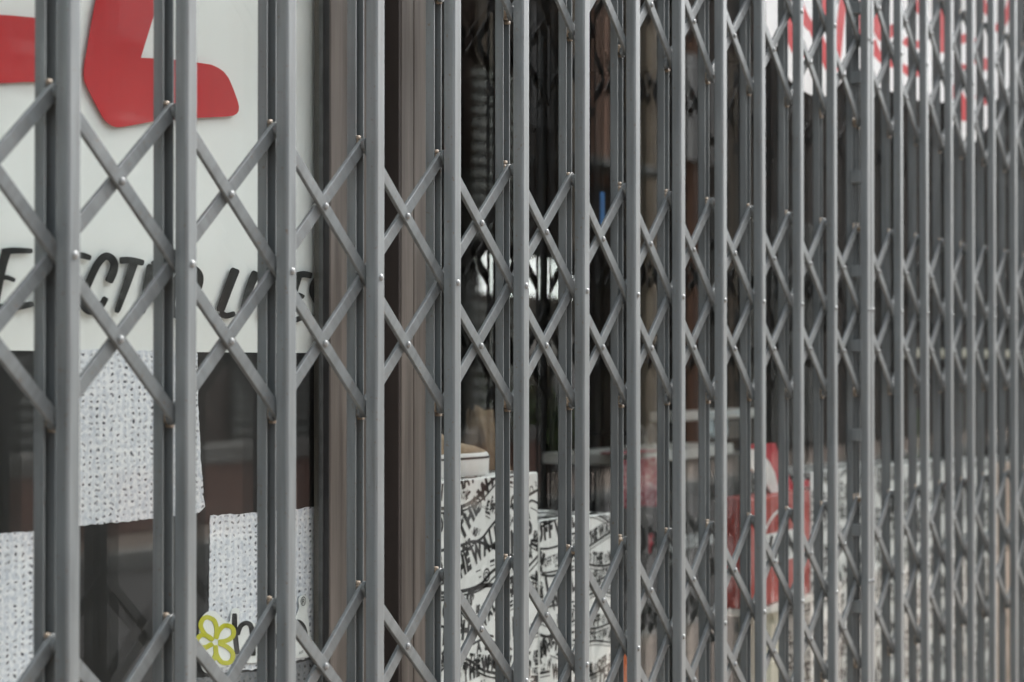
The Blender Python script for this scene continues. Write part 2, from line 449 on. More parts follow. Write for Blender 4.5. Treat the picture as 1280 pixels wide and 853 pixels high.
# spacer plates inside the closing post of the nearer gate
for py in (6, 94, 219, 338, 432, 545, 665, 762):
    p = P(1078, py, 0)
    mesh_obj('spacer_plate', newbox(-W / 2 - .003, W / 2 - .003, D - .002, D + GAP + .004, -.010, .010, .001), M['paint'], gL, (xsL[-1] - xsL[0], 0, p.z))

# ================================================================== SHOP FRONT
YG = .190                    # outer face of the glass
GT = .008
xa0 = P(405, 430, .176).x; xa1 = P(413, 430, .1755).x
xb0 = P(502, 430, .152).x; xb1 = P(552.5, 430, .152).x
XL, XR = -2.6, 11.0
shop = empty('shop_building', (xa1, YG, 0), 'shop front with large windows, brown metal window posts and rendered wall', 'shop')
S0 = Vector(shop.location)
def sp(name, bm, mat, label=None, **k):
    for v in bm.verts: v.co -= S0
    o = mesh_obj(name, bm, mat, shop, **k)
    if label: o['label'] = label
    return o
sp('bulkhead', newbox(XL, XR, .15, .30, 0, .36, .004), M['fascia'])
sp('sill', newbox(XL, XR, .118, .26, .361, .40, .004), M['bronze'])
sp('fascia_wall', newbox(XL, XR, .10, .40, 2.62, 6.2), M['fascia'])
sp('header_rail', newbox(XL, XR, .14, .24, 2.52, 2.619, .003), M['bronze'])
bm = bmesh.new(); box(bm, XL + .5, XR - .5, -.012, .050, 2.345, 2.40, .003); box(bm, XL + .5, XR - .5, .020, .10, 2.402, 2.45, .002)
sp('gate_track', bm, M['paint'])
bm = bmesh.new(); box(bm, XL + .5, XR - .5, -.014, .052, .0, .012, .002)
sp('floor_track', bm, M['paint'])
# post between the windows: wide bronze member, dark reveal, prouder bronze member with a seam
bm = newbox(xa1, xb0 - .002, .1755, .1985, .402, 2.518, .0015); box(bm, xa1 + .03, xb0 - .003, .1987, .26, .402, 2.518)
sp('window_post', bm, M['bronze'])
bm = bmesh.new()
xs_ = P(517.5, 430, .152).x
box(bm, xb0, xs_ - .0009, .152, .258, .402, 2.518, .0015); box(bm, xs_ + .0009, xb1, .1525, .258, .402, 2.518, .0015)
sp('window_post', bm, M['bronze'])
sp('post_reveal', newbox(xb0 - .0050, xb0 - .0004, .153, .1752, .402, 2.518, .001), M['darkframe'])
sp('gasket', newbox(xa1 - .0014, xa1 - .0002, .1768, .1838, .402, 2.518, .0004), M['rubber'])
sp('gasket', newbox(xa1 - .0030, xa1 - .0002, .1840, .1898, .402, 2.518, .001), M['gasket'])
sp('glass_pane', newbox(XL + .1, xa1 - .001, YG, YG + GT, .402, 2.518), M['glass'])
sp('glass_pane', newbox(xb1 + .0005, XR - .1, YG, YG + GT, .402, 2.518), M['glass'])
sp('window_post', newbox(XL, XL + .0995, .152, .26, .402, 2.518, .002), M['bronze'])
sp('window_post', newbox(XR - .0995, XR, .152, .26, .402, 2.518, .002), M['bronze'])
# inside of the shop
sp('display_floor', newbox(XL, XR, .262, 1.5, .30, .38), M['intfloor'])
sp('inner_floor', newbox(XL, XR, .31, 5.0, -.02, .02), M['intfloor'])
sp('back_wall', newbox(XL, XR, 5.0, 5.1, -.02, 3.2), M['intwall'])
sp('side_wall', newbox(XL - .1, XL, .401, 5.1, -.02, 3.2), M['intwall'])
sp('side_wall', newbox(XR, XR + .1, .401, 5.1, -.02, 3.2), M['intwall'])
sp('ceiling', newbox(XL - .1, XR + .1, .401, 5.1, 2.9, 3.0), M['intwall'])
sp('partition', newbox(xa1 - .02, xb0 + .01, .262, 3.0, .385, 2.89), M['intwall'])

# ================================================================== LEFT WINDOW POSTER
YP = YG + GT + .0050          # face of the poster board, a few mm behind the glass
def px_poly(pts, Y): return [(P(x, y, Y).x, P(x, y, Y).z) for x, y in pts]
def flat(name, polys, y0, y1, mat, origin, parent=None, brush=False):
    bm = bmesh.new()
    for i, p in enumerate(polys): (strip if brush else plate)(bm, [(x - origin.x, z - origin.z) for x, z in p], y0 - origin.y - (.00004 * (i % 5) if brush else 0), y1 - origin.y - (.00004 * (i % 5) if brush else 0))
    return mesh_obj(name, bm, mat, parent, (0, 0, 0) if parent else origin)

O = P(200, 430, YP); 
poster = empty('window_poster', O, 'large white poster with black and canvas checker print behind the left window', 'poster')
xr = P(403, 430, YP).x
zsplit = P(300, 439, YP).z
flat('white_panel', [[(O.x - 1.2, zsplit), (xr, P(392, 441.5, YP).z), (xr, 2.45), (O.x - 1.2, 2.45)]], YP, YP + .006, M['white'], O, poster)
flat('black_panel', [[(O.x - 1.2, .42), (xr, .42), (xr, P(392, 441.5, YP).z - .0003), (O.x - 1.2, zsplit - .0003)]], YP, YP + .006, M['black'], O, poster)
def ragged(pts, amp=1.0, step=5):
    out = []
    for i, (x0, y0) in enumerate(pts):
        x1, y1 = pts[(i + 1) % len(pts)]
        n = max(1, int(math.hypot(x1 - x0, y1 - y0) / step))
        for k in range(n):
            t = k / n; out.append((x0 + (x1 - x0) * t + random.uniform(-amp, amp) * .6, y0 + (y1 - y0) * t + random.uniform(-amp, amp)))
    return out
pa = ragged([(82, 436.5), (246, 440.5), (247, 500), (250, 570), (255, 634), (248, 641), (180, 650), (80, 659)])
pb = ragged([(262, 645), (330, 640), (403, 633), (403, 818), (330, 836), (258, 842), (261, 740)])
pc = ragged([(-170, 676), (-60, 671), (74, 662), (78, 760), (80, 900), (-180, 900)])
pd = ragged([(-300, 436), (-130, 436), (-124, 560), (-128, 660), (-300, 668)])
pe = ragged([(232, 850), (330, 838), (403, 822), (403, 990), (225, 990)])
for q in (pa, pb, pc, pd):
    flat('canvas_patch', [px_poly(q, YP - .0004)], YP - .0012, YP - .0004, M['weave'], O, poster)
flat('canvas_patch', [px_poly(pe, YP - .0004)], YP - .0012, YP - .0004, M['greyweave'], O, poster)

# big red letters on the inside of the glass
YD = YG + GT + .0006
def decal(name, polys, mat, label, cat, org=None, parent=None, y=YD, t=.0008, brush=False):
    o = P(org[0], org[1], y)
    r = flat(name, polys, y, y + t, mat, o, parent, brush)
    return tag(r, label, cat) if label else r
r1 = [(128, -40), (118, 10), (112, 44), (107, 74), (105.5, 84), (105, 93), (105.8, 101), (108.5, 108), (117, 125), (126, 142), (131, 150), (136, 155), (141, 158), (147, 159.3), (154, 159),
      (170, 156), (190, 152.3), (215, 149.5), (240, 147.8), (262, 147), (283, 146), (291, 145), (296, 142.5), (298.5, 138.5), (298.8, 133), (297, 126), (292, 112), (286, 98), (280, 90), (273, 85), (264, 81), (248, 78.5), (230, 76), (205, 73.8), (176, 72.5), (191, 24), (211, -40)]
r2 = smoothloop([(-160, 40), (-90, 22), (-20, 18), (40, 22), (70, 27), (84, 42), (88, 70), (80, 95), (66, 102), (30, 103), (-30, 106), (-100, 112), (-170, 120)], 4)
decal('red_letter', [px_poly(r1, YD)], M['red'], 'big red rounded letter with a foot, cut off by the top of the photo', 'letter decal', (180, 80))
decal('red_letter', [px_poly(r2, YD)], M['red'], 'red letter fragment at the far left edge of the poster', 'letter decal', (0, 60))

# slogan in black brush capitals; each stroke in photo pixels
BR = 1.25
def strokes_to_polys(strokes, y):
    out = []
    for pts, w0, w1 in strokes:
        w0, w1 = w0 * BR, w1 * BR
        sm = smoothline(pts, 6) if len(pts) > 2 else smoothline([pts[0], ((pts[0][0] + pts[1][0]) / 2 + .6, (pts[0][1] + pts[1][1]) / 2), pts[1]], 5)
        out.append(px_poly(ribbon(sm, w0, w1), y))
    return out
SL = [
 ([(9, 313), (2, 338), (-7, 386)], 9, 8), ([(3, 316), (16, 313.5), (41, 314)], 8, 5), ([(-2, 349), (8, 347), (19, 351)], 6, 4), ([(-7, 383), (15, 385), (42, 380)], 7, 6),         # E
 ([(63, 317), (54, 352), (48, 384)], 9, 7), ([(48, 384), (62, 387), (78, 383)], 6, 5),                                         # L
 ([(92, 322), (86, 350), (80, 386)], 9, 8), ([(90, 321), (102, 319.5), (114, 323)], 8, 5), ([(85, 351), (96, 350), (104, 352)], 6, 4), ([(80, 385), (90, 388), (100, 385)], 6, 5),  # E
 ([(136, 353), (142, 340), (143, 329), (138, 322), (131, 321), (122, 331), (112, 352), (104, 372), (105, 383), (113, 390), (124, 386), (133, 372)], 8, 6),   # C
 ([(150, 326), (163, 325.5), (180, 329)], 7, 6), ([(168, 327), (158, 358), (146, 391)], 9, 5),                               # T
 ([(190, 331), (184, 358), (178, 392)], 9, 6), ([(190, 331), (203, 329), (211, 338), (206, 354), (188, 360)], 7, 5), ([(190, 360), (198, 378), (206, 393)], 7, 4),   # R
 ([(238, 336), (228, 340), (217, 362), (214, 384), (222, 394), (235, 386), (247, 362), (250, 347), (245, 338), (238, 336)], 8, 7),    # O
 ([(295, 336), (287, 357), (275, 390)], 9, 8), ([(275, 391), (283, 395), (294, 392)], 7, 5),                                # L
 ([(321, 340), (313, 358), (303, 392)], 9, 6),                                                                               # I
 ([(330, 341), (341, 341), (352, 343)], 7, 5), ([(341, 342), (334, 368), (327, 397)], 8, 5),                                 # T
 ([(373, 345), (366, 370), (360, 398)], 8, 6), ([(371, 345), (380, 343), (390, 345)], 7, 6), ([(367, 370), (374, 369), (380, 372)], 5, 4), ([(361, 397), (369, 400), (378, 397)], 6, 5),  # E
 ([(404, 346), (397, 348), (392, 356), (391, 366), (394, 374), (399, 384), (398, 394), (391, 398)], 6, 5),                   # S
]
decal('slogan_lettering', strokes_to_polys(SL, YD), M['ink'], 'black slanted brush capitals running along the white poster', 'lettering', (200, 355), brush=True)

BR = 1.0
# outlined sticker with a yellow flower and lower-case letters
YS = YD - .0002
O2 = P(320, 790, YS)
stk = empty('logo_sticker', O2, 'white outlined sticker with yellow-green flower and black lower-case letters at poster foot', 'sticker')
bk = [(249, 800), (250, 780), (254, 770), (262, 764), (270, 765), (278, 773), (287, 778), (290, 762), (299, 762), (300, 778), (313, 776), (322, 782), (345, 780), (362, 778), (369, 772), (374, 760), (373, 750), (378, 744), (384, 746), (387, 754), (384, 762), (386, 776), (387, 788), (389, 800), (387, 818), (378, 822), (355, 824), (330, 827), (310, 829), (300, 822), (292, 816), (288, 828), (281, 834), (270, 835), (262, 842), (254, 838), (250, 825)]
flat('backing', [px_poly(smoothloop(bk, 3), YS + .0006)], YS + .0006, YS + .0012, M['white'], O2, stk)
petals = []
def petal(cx, cy, ang, ln, wd):
    pts = []
    for t, w in ((0, .12), (.25, .55), (.5, .95), (.75, 1), (.9, .75), (1, .25)):
        pts.append((t * ln, w * wd))
    loop = pts + [(a, -b) for a, b in pts[::-1]]
    c, s = math.cos(ang), math.sin(ang)
    big = [(cx + a * c - b * s, cy + a * s + b * c) for a, b in loop]
    return big
def petal_u(cx, cy, ang, ln, wd):
    """petal drawn as a thick rim with two inner veins left white"""
    outer = smoothline([(.12 * ln, .25 * wd), (.45 * ln, .85 * wd), (.8 * ln, .95 * wd), (1.0 * ln, .4 * wd), (1.03 * ln, 0), (1.0 * ln, -.4 * wd), (.8 * ln, -.95 * wd), (.45 * ln, -.85 * wd), (.12 * ln, -.25 * wd)], 4)
    c, s = math.cos(ang), math.sin(ang)
    pts = [(cx + a * c - b * s, cy + a * s + b * c) for a, b in outer]
    return px_poly(ribbon(pts, 5.6), YS)
for a, ln, wd in ((-112, 32, 9.5), (-40, 27, 9), (52, 30, 9.5), (118, 26, 8.5), (185, 22, 8)):
    petals.append(petal_u(269, 803, math.radians(a), ln, wd))
flat('flower', petals, YS, YS + .0004, M['yellow'], O2, stk, True)
hs = [([(293.5, 767), (294, 790), (297, 818)], 6, 6), ([(297, 794), (301, 783), (308, 779), (314, 783), (316, 800), (317, 820)], 5.5, 6),
      ([(335, 785), (326, 792), (325, 808), (333, 818), (342, 812), (344, 796), (335, 785)], 5.5, 5.5),
      ([(354, 784), (354, 800), (355, 818)], 5.5, 5.5), ([(356, 796), (362, 784), (374, 765), (381, 775), (383, 790), (384, 806)], 5, 5)]
hs[-1] = ([(357, 797), (363, 784), (372, 765 + 12), (380, 784), (382.5, 797)], 5, 5)
flat('letter', strokes_to_polys(hs, YS), YS, YS + .0004, M['ink'], O2, stk, True)
bm = bmesh.new(); c = P(378.5, 757.5, YS)
put_text(bm, '®', c.x - O2.x - .004, c.z - O2.z, .010, 0, 0, cond=1, bold=.0)
c = P(374, 818, YS)
for i in range(3):
    put_text(bm, 'eco', c.x - O2.x, c.z - O2.z + i * .0001, .0042, math.radians(6), 0, cond=.9, bold=0) if i == 0 else None
mesh_obj('small_print', bm, M['ink'], stk)

# ================================================================== RIGHT WINDOW DECAL
YO3 = YG - .0018
O3 = P(1100, 60, YO3)
dec = empty('window_lettering', O3, 'red brush letters outlined in white high on the far part of the right window', 'lettering decal')
wh = [(955, -70), (958, 52), (972, 58), (980, 84), (987, 100), (1000, 112), (1014, 119), (1030, 122), (1045, 110), (1058, 96), (1070, 88), (1078, 86), (1090, 106), (1100, 111), (1116, 115), (1132, 120), (1148, 126), (1165, 128), (1181, 128), (1190, 150), (1197, 178), (1204, 184), (1214, 182), (1224, 172), (1234, 160), (1243, 128), (1252, 116), (1262, 112), (1268, 60), (1268, -70)]
flat('outline', [px_poly(wh, YO3 + .0007)], YO3 + .0007, YO3 + .0012, M['white'], O3, dec)
RS = [([(976, -20), (984, 28), (994, 62), (1003, 74)], 13, 9), ([(992, -10), (1004, 20), (1016, 36), (1026, 40)], 14, 9),
      ([(1020, -30), (1030, 8), (1033, 24)], 13, 6), ([(1018, 36), (1030, 66), (1040, 88), (1046, 70), (1050, 36), (1056, -20)], 14, 8),
      ([(1066, -20), (1073, 20), (1078, 46), (1086, 64)], 10, 7), ([(1082, -10), (1094, 26), (1102, 46), (1112, 43), (1118, 34), (1126, 48)], 13, 8),
      ([(1090, 50), (1096, 66), (1108, 78), (1120, 80), (1130, 86), (1140, 92), (1150, 90)], 10, 10),
      ([(1130, 50), (1140, 56), (1152, 54), (1160, 40)], 10, 9), ([(1138, -20), (1146, 8), (1156, 20)], 11, 6),
      ([(1171, -20), (1174, 20), (1176, 66)], 15, 11), ([(1192, 60), (1203, 49), (1214, 52), (1226, 78), (1238, 80)], 9, 16),
      ([(1194, 78), (1203, 84), (1212, 82)], 8, 6), ([(1192, 106), (1203, 132), (1210, 150)], 13, 16), ([(1222, 118), (1231, 127), (1240, 118)], 10, 8),
      ([(1220, -20), (1230, 8), (1238, 20)], 12, 6), ([(1244, 38), (1254, 28), (1262, 10), (1268, -20)], 11, 8)]
flat('letter', strokes_to_polys(RS, YO3 + .0003), YO3 + .0003, YO3 + .0006, M['red'], O3, dec, True)

# ================================================================== PRINTED DISPLAY BOXES
WORDS = ['OFF THE WALL', 'VANS', 'OFF', 'THE WALL', 'VANS OFF', 'IS', 'OFF THE WALL VANS']
def clip(bm, x0, x1, z0, z1):
    for co, no in (((x0, 0, 0), (-1, 0, 0)), ((x1, 0, 0), (1, 0, 0)), ((0, 0, z0), (0, 0, -1)), ((0, 0, z1), (0, 0, 1))):
        bmesh.ops.bisect_plane(bm, geom=list(bm.verts) + list(bm.edges) + list(bm.faces), plane_co=co, plane_no=no, clear_outer=True)

def stripe(bm, pts, w, y):
    o = ribbon(pts, w)
    n = len(pts)
    vs = [bm.verts.new((x, y, z)) for x, z in o]
    for i in range(n - 1):
        try: bm.faces.new((vs[i], vs[i + 1], vs[2 * n - 2 - i], vs[2 * n - 1 - i]))
        except ValueError: pass

def ringmark(bm, cx, cz, r, w, y):
    n = 18
    a = [bm.verts.new((cx + r * math.cos(2 * math.pi * i / n), y, cz + r * math.sin(2 * math.pi * i / n))) for i in range(n)]
    b = [bm.verts.new((cx + (r - w) * math.cos(2 * math.pi * i / n), y, cz + (r - w) * math.sin(2 * math.pi * i / n))) for i in range(n)]
    for i in range(n): bm.faces.new((a[i], a[(i + 1) % n], b[(i + 1) % n], b[i]))

def print_panel(w, h, rnd, big=1.0):
    """wavy banners of lettering between double rules, with wheel rings; local face x 0..w, z 0..h"""
    bm = bmesh.new(); y = -.0004
    z = h + .03; tilt = rnd.uniform(-.5, .5)
    while z > -.06:
        pitch = big * rnd.choice((.026, .032, .038, .022))
        tilt = max(-.6, min(.6, tilt * .5 + rnd.uniform(-.45, .45)))
        amp = rnd.uniform(.004, .014); lam = rnd.uniform(.22, .45); ph = rnd.uniform(0, 6)
        f = lambda x: z + tilt * (x - w / 2) * .55 + amp * math.sin(2 * math.pi * x / lam + ph)
        pts = [(-.03 + (w + .06) * i / 26, f(-.03 + (w + .06) * i / 26) - .004) for i in range(27)]
        stripe(bm, pts, .0040, y)
        stripe(bm, [(a, b - .0062) for a, b in pts], .0016, y)
        x = -.02 + rnd.uniform(-.05, 0); txt = rnd.choice(WORDS) + ' '; k = 0; hh = pitch * .66
        slant = rnd.uniform(-.15, .35); cond = rnd.uniform(.65, .95); bold = rnd.choice((.045, .06, .075))
        while x < w + .02:
            ch = txt[k % len(txt)]; k += 1
            if k % len(txt) == 0: txt = rnd.choice(WORDS) + ' '; k = 0
            ang = math.atan(f(x + .004) - f(x - .004)) if False else math.atan2(f(x + .004) - f(x - .004), .008)
            x += put_glyph(bm, ch, x, f(x), hh, ang, y, cond, slant, bold) * math.cos(ang)
            if ch == ' ' and rnd.random() < .6:
                ringmark(bm, x + hh * .35, f(x + hh * .35) + hh * .4, hh * .42, hh * .12, y); ringmark(bm, x + hh * .35, f(x + hh * .35) + hh * .4, hh * .2, hh * .07, y); x += hh * .85
        z -= pitch + .007
    clip(bm, .002, w - .002, .002, h - .002)
    return bm

def printed_box(px0, px1, y_top_px, Y, depth, label, seed, mat=None, z0=.38, printed=True, group='white display boxes printed with black lettering', manual=None, big=1.0):
    a = P(px0, y_top_px, Y); b = P(px1, y_top_px, Y)
    zt = P((px0 + px1) / 2, y_top_px, Y).z
    w = b.x - a.x; h = zt - z0
    r = empty('printed_box', (a.x, Y, z0), label, 'display box', group)
    mesh_obj('carton', newbox(0, w, 0, depth, 0, h, .004, 3), mat or M['paper'], r)
    if printed:
        rnd = random.Random(seed)
        bm = print_panel(w, h, rnd, big)
        if manual:
            fill = print_panel(w, h, rnd, .62)
            bm = manual(w, h, a.x, zt)
            # the small background lettering stops where a banner lies over it
            cell = .0075; occ = set()
            for f in bm.faces:
                xs_f = [v.co.x for v in f.verts]; zs_f = [v.co.z for v in f.verts]
                for i in range(int(min(xs_f) / cell) - 0, int(max(xs_f) / cell) + 1):
                    for j in range(int(min(zs_f) / cell) - 0, int(max(zs_f) / cell) + 1): occ.add((i, j))
            bmesh.ops.delete(fill, geom=[f for f in fill.faces if any((int(v.co.x / cell), int(v.co.z / cell)) in occ for v in f.verts)], context='FACES')
            tmp = bpy.data.meshes.new('tmp'); fill.to_mesh(tmp); fill.free(); bm.from_mesh(tmp); bpy.data.meshes.remove(tmp)
        mesh_obj('print', bm, M['print'], r)
        # left end and lid carry the same print
        bm = print_panel(depth, h, rnd)
        for v in bm.verts: v.co = Vector((-.0004, depth - v.co.x, v.co.z))
        mesh_obj('print', bm, M['print'], r)
        bm = print_panel(w, depth, rnd)
        for v in bm.verts: v.co = Vector((v.co.x, v.co.z, h + .0004))
        mesh_obj('print', bm, M['print'], r)
    return r

YB = .300
def manual_A(w, h, x0, zt):
    """front of the tall box: the banners that can be read between the bars"""
    bm = bmesh.new(); y = -.0004
    def q(px, py): p = P(px, py, YB); return (p.x - x0, p.z - .38)
    def T(txt, px, py, hpx, ang, **k):
        x, z = q(px, py); put_text(bm, txt, x, z, hpx / 900, math.radians(ang), y, **k)
    def S(pts, wpx): stripe(bm, smoothline([q(*p) for p in pts], 6), wpx * 1.35 / 900, y)
    def R(px, py, rpx, wpx): ringmark(bm, *q(px, py), rpx / 900, wpx / 900, y)
    b = dict(cond=.86, bold=.065)
    T('WHAT', 561, 621, 20, 14, cond=.7, bold=.065); T('WAY', 545, 627, 18, 6, cond=.7, bold=.065)
    S([(545, 636), (576, 634), (598, 620), (617, 599), (640, 588)], 3.6); S([(545, 642), (580, 638), (603, 624), (622, 604), (650, 592)], 2)
    R(597, 632, 10, 2.6); R(597, 632, 5, 2)
    T('A', 574, 650, 17, 14, **b)
    T('THE WALL', 578, 676, 21, 40, cond=.95, bold=.065)
    S([(590, 680), (603, 672), (617, 654), (640, 632), (673, 612)], 3)
    S([(545, 690), (576, 682), (594, 677), (617, 685), (650, 700)], 3)
    T('VANS', 566, 705, 14, 18, **b); S([(560, 696), (578, 689), (592, 682)], 2)
    T('THE WALL', 567, 730, 23, 20, cond=.72, bold=.065)
    S([(545, 742), (578, 739), (600, 731), (617, 713), (650, 696)], 3.4); S([(545, 747), (580, 744), (603, 736), (622, 718), (652, 701)], 2)
    R(608, 719, 9, 2.6); R(608, 719, 4.5, 1.8)
    S([(586, 741), (598, 734), (617, 732), (645, 742)], 4.5)
    T('IS', 581, 751, 17, -34, cond=.95, bold=.07)
    S([(572, 758), (583, 774), (600, 790), (617, 796)], 2.4)
    T('OFF', 552, 772, 20, -12, **b); T('THE', 567, 797, 22, -10, **b)
    T('WALL', 602, 790, 15, 34, **b)
    S([(590, 806), (602, 800), (617, 803), (640, 812)], 2.4)
    T('A', 596, 816, 13, 4, **b); T('=', 606, 816, 12, 4, **b)
    T('THE WALL', 586, 832, 15, -10, cond=.7, bold=.04)
    S([(575, 820), (590, 828), (604, 838), (625, 842), (660, 840)], 3); S([(575, 826), (590, 834), (604, 844), (625, 848), (660, 846)], 1.8)
    R(582, 833, 6, 2); R(582, 833, 2.6, 1.2)
    T('OFF THE WALL', 556, 862, 20, 4, cond=.72, bold=.065)
    T('OFF', 640, 640, 18, 24, **b); T('VANS', 630, 702, 26, 24, cond=.8, bold=.07); T('THE', 636, 744, 22, -14, **b)
    T('WALL', 630, 806, 22, 20, cond=.7, bold=.065); R(664, 613, 6, 2); S([(655, 634), (664, 626), (673, 630)], 2.4)
    S([(636, 724), (656, 712), (675, 692)], 3); S([(636, 730), (658, 718), (675, 699)], 1.8)
    T('VANS', 630, 840, 22, -14, cond=.8, bold=.065); T('OFF', 546, 668, 18, 16, **b); T('VANS', 544, 812, 20, 12, **b); T('IS', 545, 717, 18, 14, **b)
    S([(545, 752), (560, 750), (572, 758)], 2.4); S([(545, 783), (560, 786), (575, 806)], 2.4)
    for k in range(6): T(('OFF THE WALL', 'VANS', 'THE WALL')[k % 3], 548 + 14 * (k % 2), 890 + k * 24, 18, (-8, 10, 4)[k % 3], cond=.84, bold=.065)
    clip(bm, .002, w - .002, .002, h - .002)
    return bm
def manual_B(w, h, x0, zt):
    bm = bmesh.new(); y = -.0004
    def q(px, py): p = P(px, py, YB + .012); return (p.x - x0, p.z - .38)
    def T(txt, px, py, hpx, ang, **k):
        x, z = q(px, py); put_text(bm, txt, x, z, hpx / 830, math.radians(ang), y, **k)
    def S(pts, wpx): stripe(bm, smoothline([q(*p) for p in pts], 6), wpx * 1.4 / 830, y)
    T('OFF', 670, 679, 21, 8, cond=.78, bold=.07); T('WALL', 695, 672, 20, 12, cond=.78, bold=.07)
    S([(660, 664), (680, 657), (700, 646)], 2.2); S([(660, 659), (680, 652), (695, 644)], 1.4)
    S([(662, 684), (685, 686), (715, 676)], 2)
    T('M', 664, 710, 20, -14, cond=.8, bold=.065)
    T("'OFF THE WALL", 679, 710, 11, 6, cond=.7, bold=.02); S([(676, 690), (677, 712), (684, 716), (718, 708)], 1.6)
    S([(676, 718), (690, 720), (718, 712)], 2.4)
    T('THE', 668, 748, 24, 62, cond=.84, bold=.065); T('L', 684, 744, 22, 20, cond=.84, bold=.065)
    T('WALL', 690, 764, 20, 18, cond=.78, bold=.065); S([(660, 768), (680, 760), (718, 752)], 2.2)
    T('IT', 664, 800, 18, 20, cond=.84, bold=.065); S([(668, 790), (685, 796), (718, 790)], 2.8)
    T('IS', 676, 822, 19, 18, cond=.84, bold=.07); T('ALL', 694, 812, 20, 10, cond=.78, bold=.065)
    T('OFF THE', 666, 845, 16, 30, cond=.7, bold=.065); T('WALL', 690, 848, 17, -5, cond=.7, bold=.065)
    for k in range(6): T(('VANS', 'OFF THE', 'WALL IS')[k % 3], 664, 872 + k * 22, 17, (-8, 10, 4)[k % 3], cond=.78, bold=.065)
    clip(bm, .002, w - .002, .002, h - .002)
    return bm
gp = 'white display boxes printed with black lettering'
printed_box(546, 673, 596, YB, .26, 'tallest box printed with black lettering, holding the white soled shoe, beside the window post', 1, manual=manual_A)
printed_box(674, 720.5, 647, YB + .012, .24, 'narrow lettered box standing against the right side of the tallest printed box', 2, manual=manual_B)
printed_box(731, 765, 643, YB + .03, .22, 'slim lettered box at the right end of the near group of printed boxes', 3)
rowpx = [(1014, 1047, 588), (1049, 1092, 583), (1094, 1128, 581), (1130, 1166, 579), (1168, 1204, 577), (1206, 1243, 575), (1267, 1300, 572)]
descr = ['lettered box right beside the red box, first of the far row', 'lettered box behind the doubled gate post, second of the far row', 'lettered box third along the far row from the red box',
         'lettered box in the middle of the far row', 'lettered box fifth along the far row from the red box', 'lettered box just left of the plain peach carton', 'last lettered box of the far row, right of the plain peach carton']
for i, (a, b, t) in enumerate(rowpx):
    printed_box(a, b, t, .262 + .005 * (i % 3), .12, descr[i], 10 + i, big=1.35)
printed_box(1245, 1265.5, 579, .264, .12, 'plain peach coloured carton standing in the far row of lettered boxes', 30, mat=M['peach'], printed=False, group=None)

# ------------------------------------------------------------------ shoe on the tall box
pa_ = P(560, 595, YB + .05); ztopA = P(609, 596, YB).z
shoe = empty('canvas_shoe', (P(597, 590, YB + .05).x, YB + .055, ztopA + .001), 'tan shoe with thick white rubber sole on the tallest printed box', 'shoe')
def sole_outline(s=1, n=28):
    """toe at +x=0, heel towards -x"""
    pts = []
    top = [(0, .0), (-.006, .022), (-.03, .040), (-.07, .047), (-.12, .042), (-.17, .034), (-.215, .036), (-.25, .030), (-.268, 0)]
    loop = top + [(x, -y) for x, y in top[::-1][1:-1]]
    return [(x * s, y * s) for x, y in smoothloop(loop, 4)]
so = sole_outline()
bm = bmesh.new()
rings = []
for z, k in ((0, .965), (.003, .99), (.024, 1.0), (.030, .985), (.033, .95)):
    rings.append([bm.verts.new(((x + .134) * k - .134, y * k, z)) for x, y in so])
n = len(so)
for a, b in zip(rings, rings[1:]):
    for i in range(n): bm.faces.new((a[i], a[(i + 1) % n], b[(i + 1) % n], b[i]))
bm.faces.new(rings[0][::-1]); bm.faces.new(rings[-1])
SOLE = mesh_obj('sole', bm, M['whitecloth'], shoe, smooth=True)
bm = bmesh.new(); rings = []
for z, k in ((.0245, 1.003), (.0245, 1.012), (.0275, 1.010), (.0275, 1.0)):
    rings.append([bm.verts.new(((x + .134) * k - .134, y * k, z)) for x, y in so])
for a, b in zip(rings, rings[1:]):
    for i in range(n): bm.faces.new((a[i], a[(i + 1) % n], b[(i + 1) % n], b[i]))
mesh_obj('stripe', bm, M['ink'], SOLE)
bm = bmesh.new(); rings = []
for z, kx, ky, ox in ((.031, .96, .94, 0), (.036, .93, .92, -.002), (.041, .84, .86, -.012), (.050, .62, .76, -.045), (.066, .44, .68, -.07), (.076, .40, .62, -.075), (.074, .34, .44, -.075), (.045, .33, .36, -.075)):
    rings.append([bm.verts.new(((x + .134) * kx - .134 + ox, y * ky, z)) for x, y in so])
for a, b in zip(rings, rings[1:]):
    for i in range(n): bm.faces.new((a[i], a[(i + 1) % n], b[(i + 1) % n], b[i]))
bm.faces.new(rings[-1]); bm.faces.new(rings[0][::-1])
mesh_obj('upper', bm, M['tan'], shoe, smooth=True)

# ------------------------------------------------------------------ brown paper bag behind it
YBG = .62
bagp = P(600, 590, YBG)
b0 = P(572, 516, YBG); b1 = P(628, 600, YBG)
wb, hb = (b1.x - b0.x), (b0.z - .38)
bm = bmesh.new()
secs = [(0, .5, .10), (hb * .45, .5, .10), (hb * .72, .44, .085), (hb * .86, .30, .05), (hb * .95, .20, .02), (hb, .24, .008)]
rings = []
rn = random.Random(5)
for z, hx, hy in secs:
    ring = []
    for i in range(20):
        a = 2 * math.pi * i / 20; c, s = math.cos(a), math.sin(a)
        e = .45
        ring.append(bm.verts.new((hx * wb * math.copysign(abs(c) ** e, c) + rn.uniform(-.004, .004), hy * math.copysign(abs(s) ** e, s) + rn.uniform(-.003, .003), z + (rn.uniform(-.012, .012) if z == hb else 0))))
    rings.append(ring)
for a, b in zip(rings, rings[1:]):
    for i in range(20): bm.faces.new((a[i], a[(i + 1) % 20], b[(i + 1) % 20], b[i]))
bm.faces.new(rings[0][::-1])
tag(mesh_obj('paper_bag', bm, M['brownpaper'], None, ((b0.x + b1.x) / 2, YBG, .381)), 'crumpled brown bag with pinched top behind the white soled shoe', 'bag')

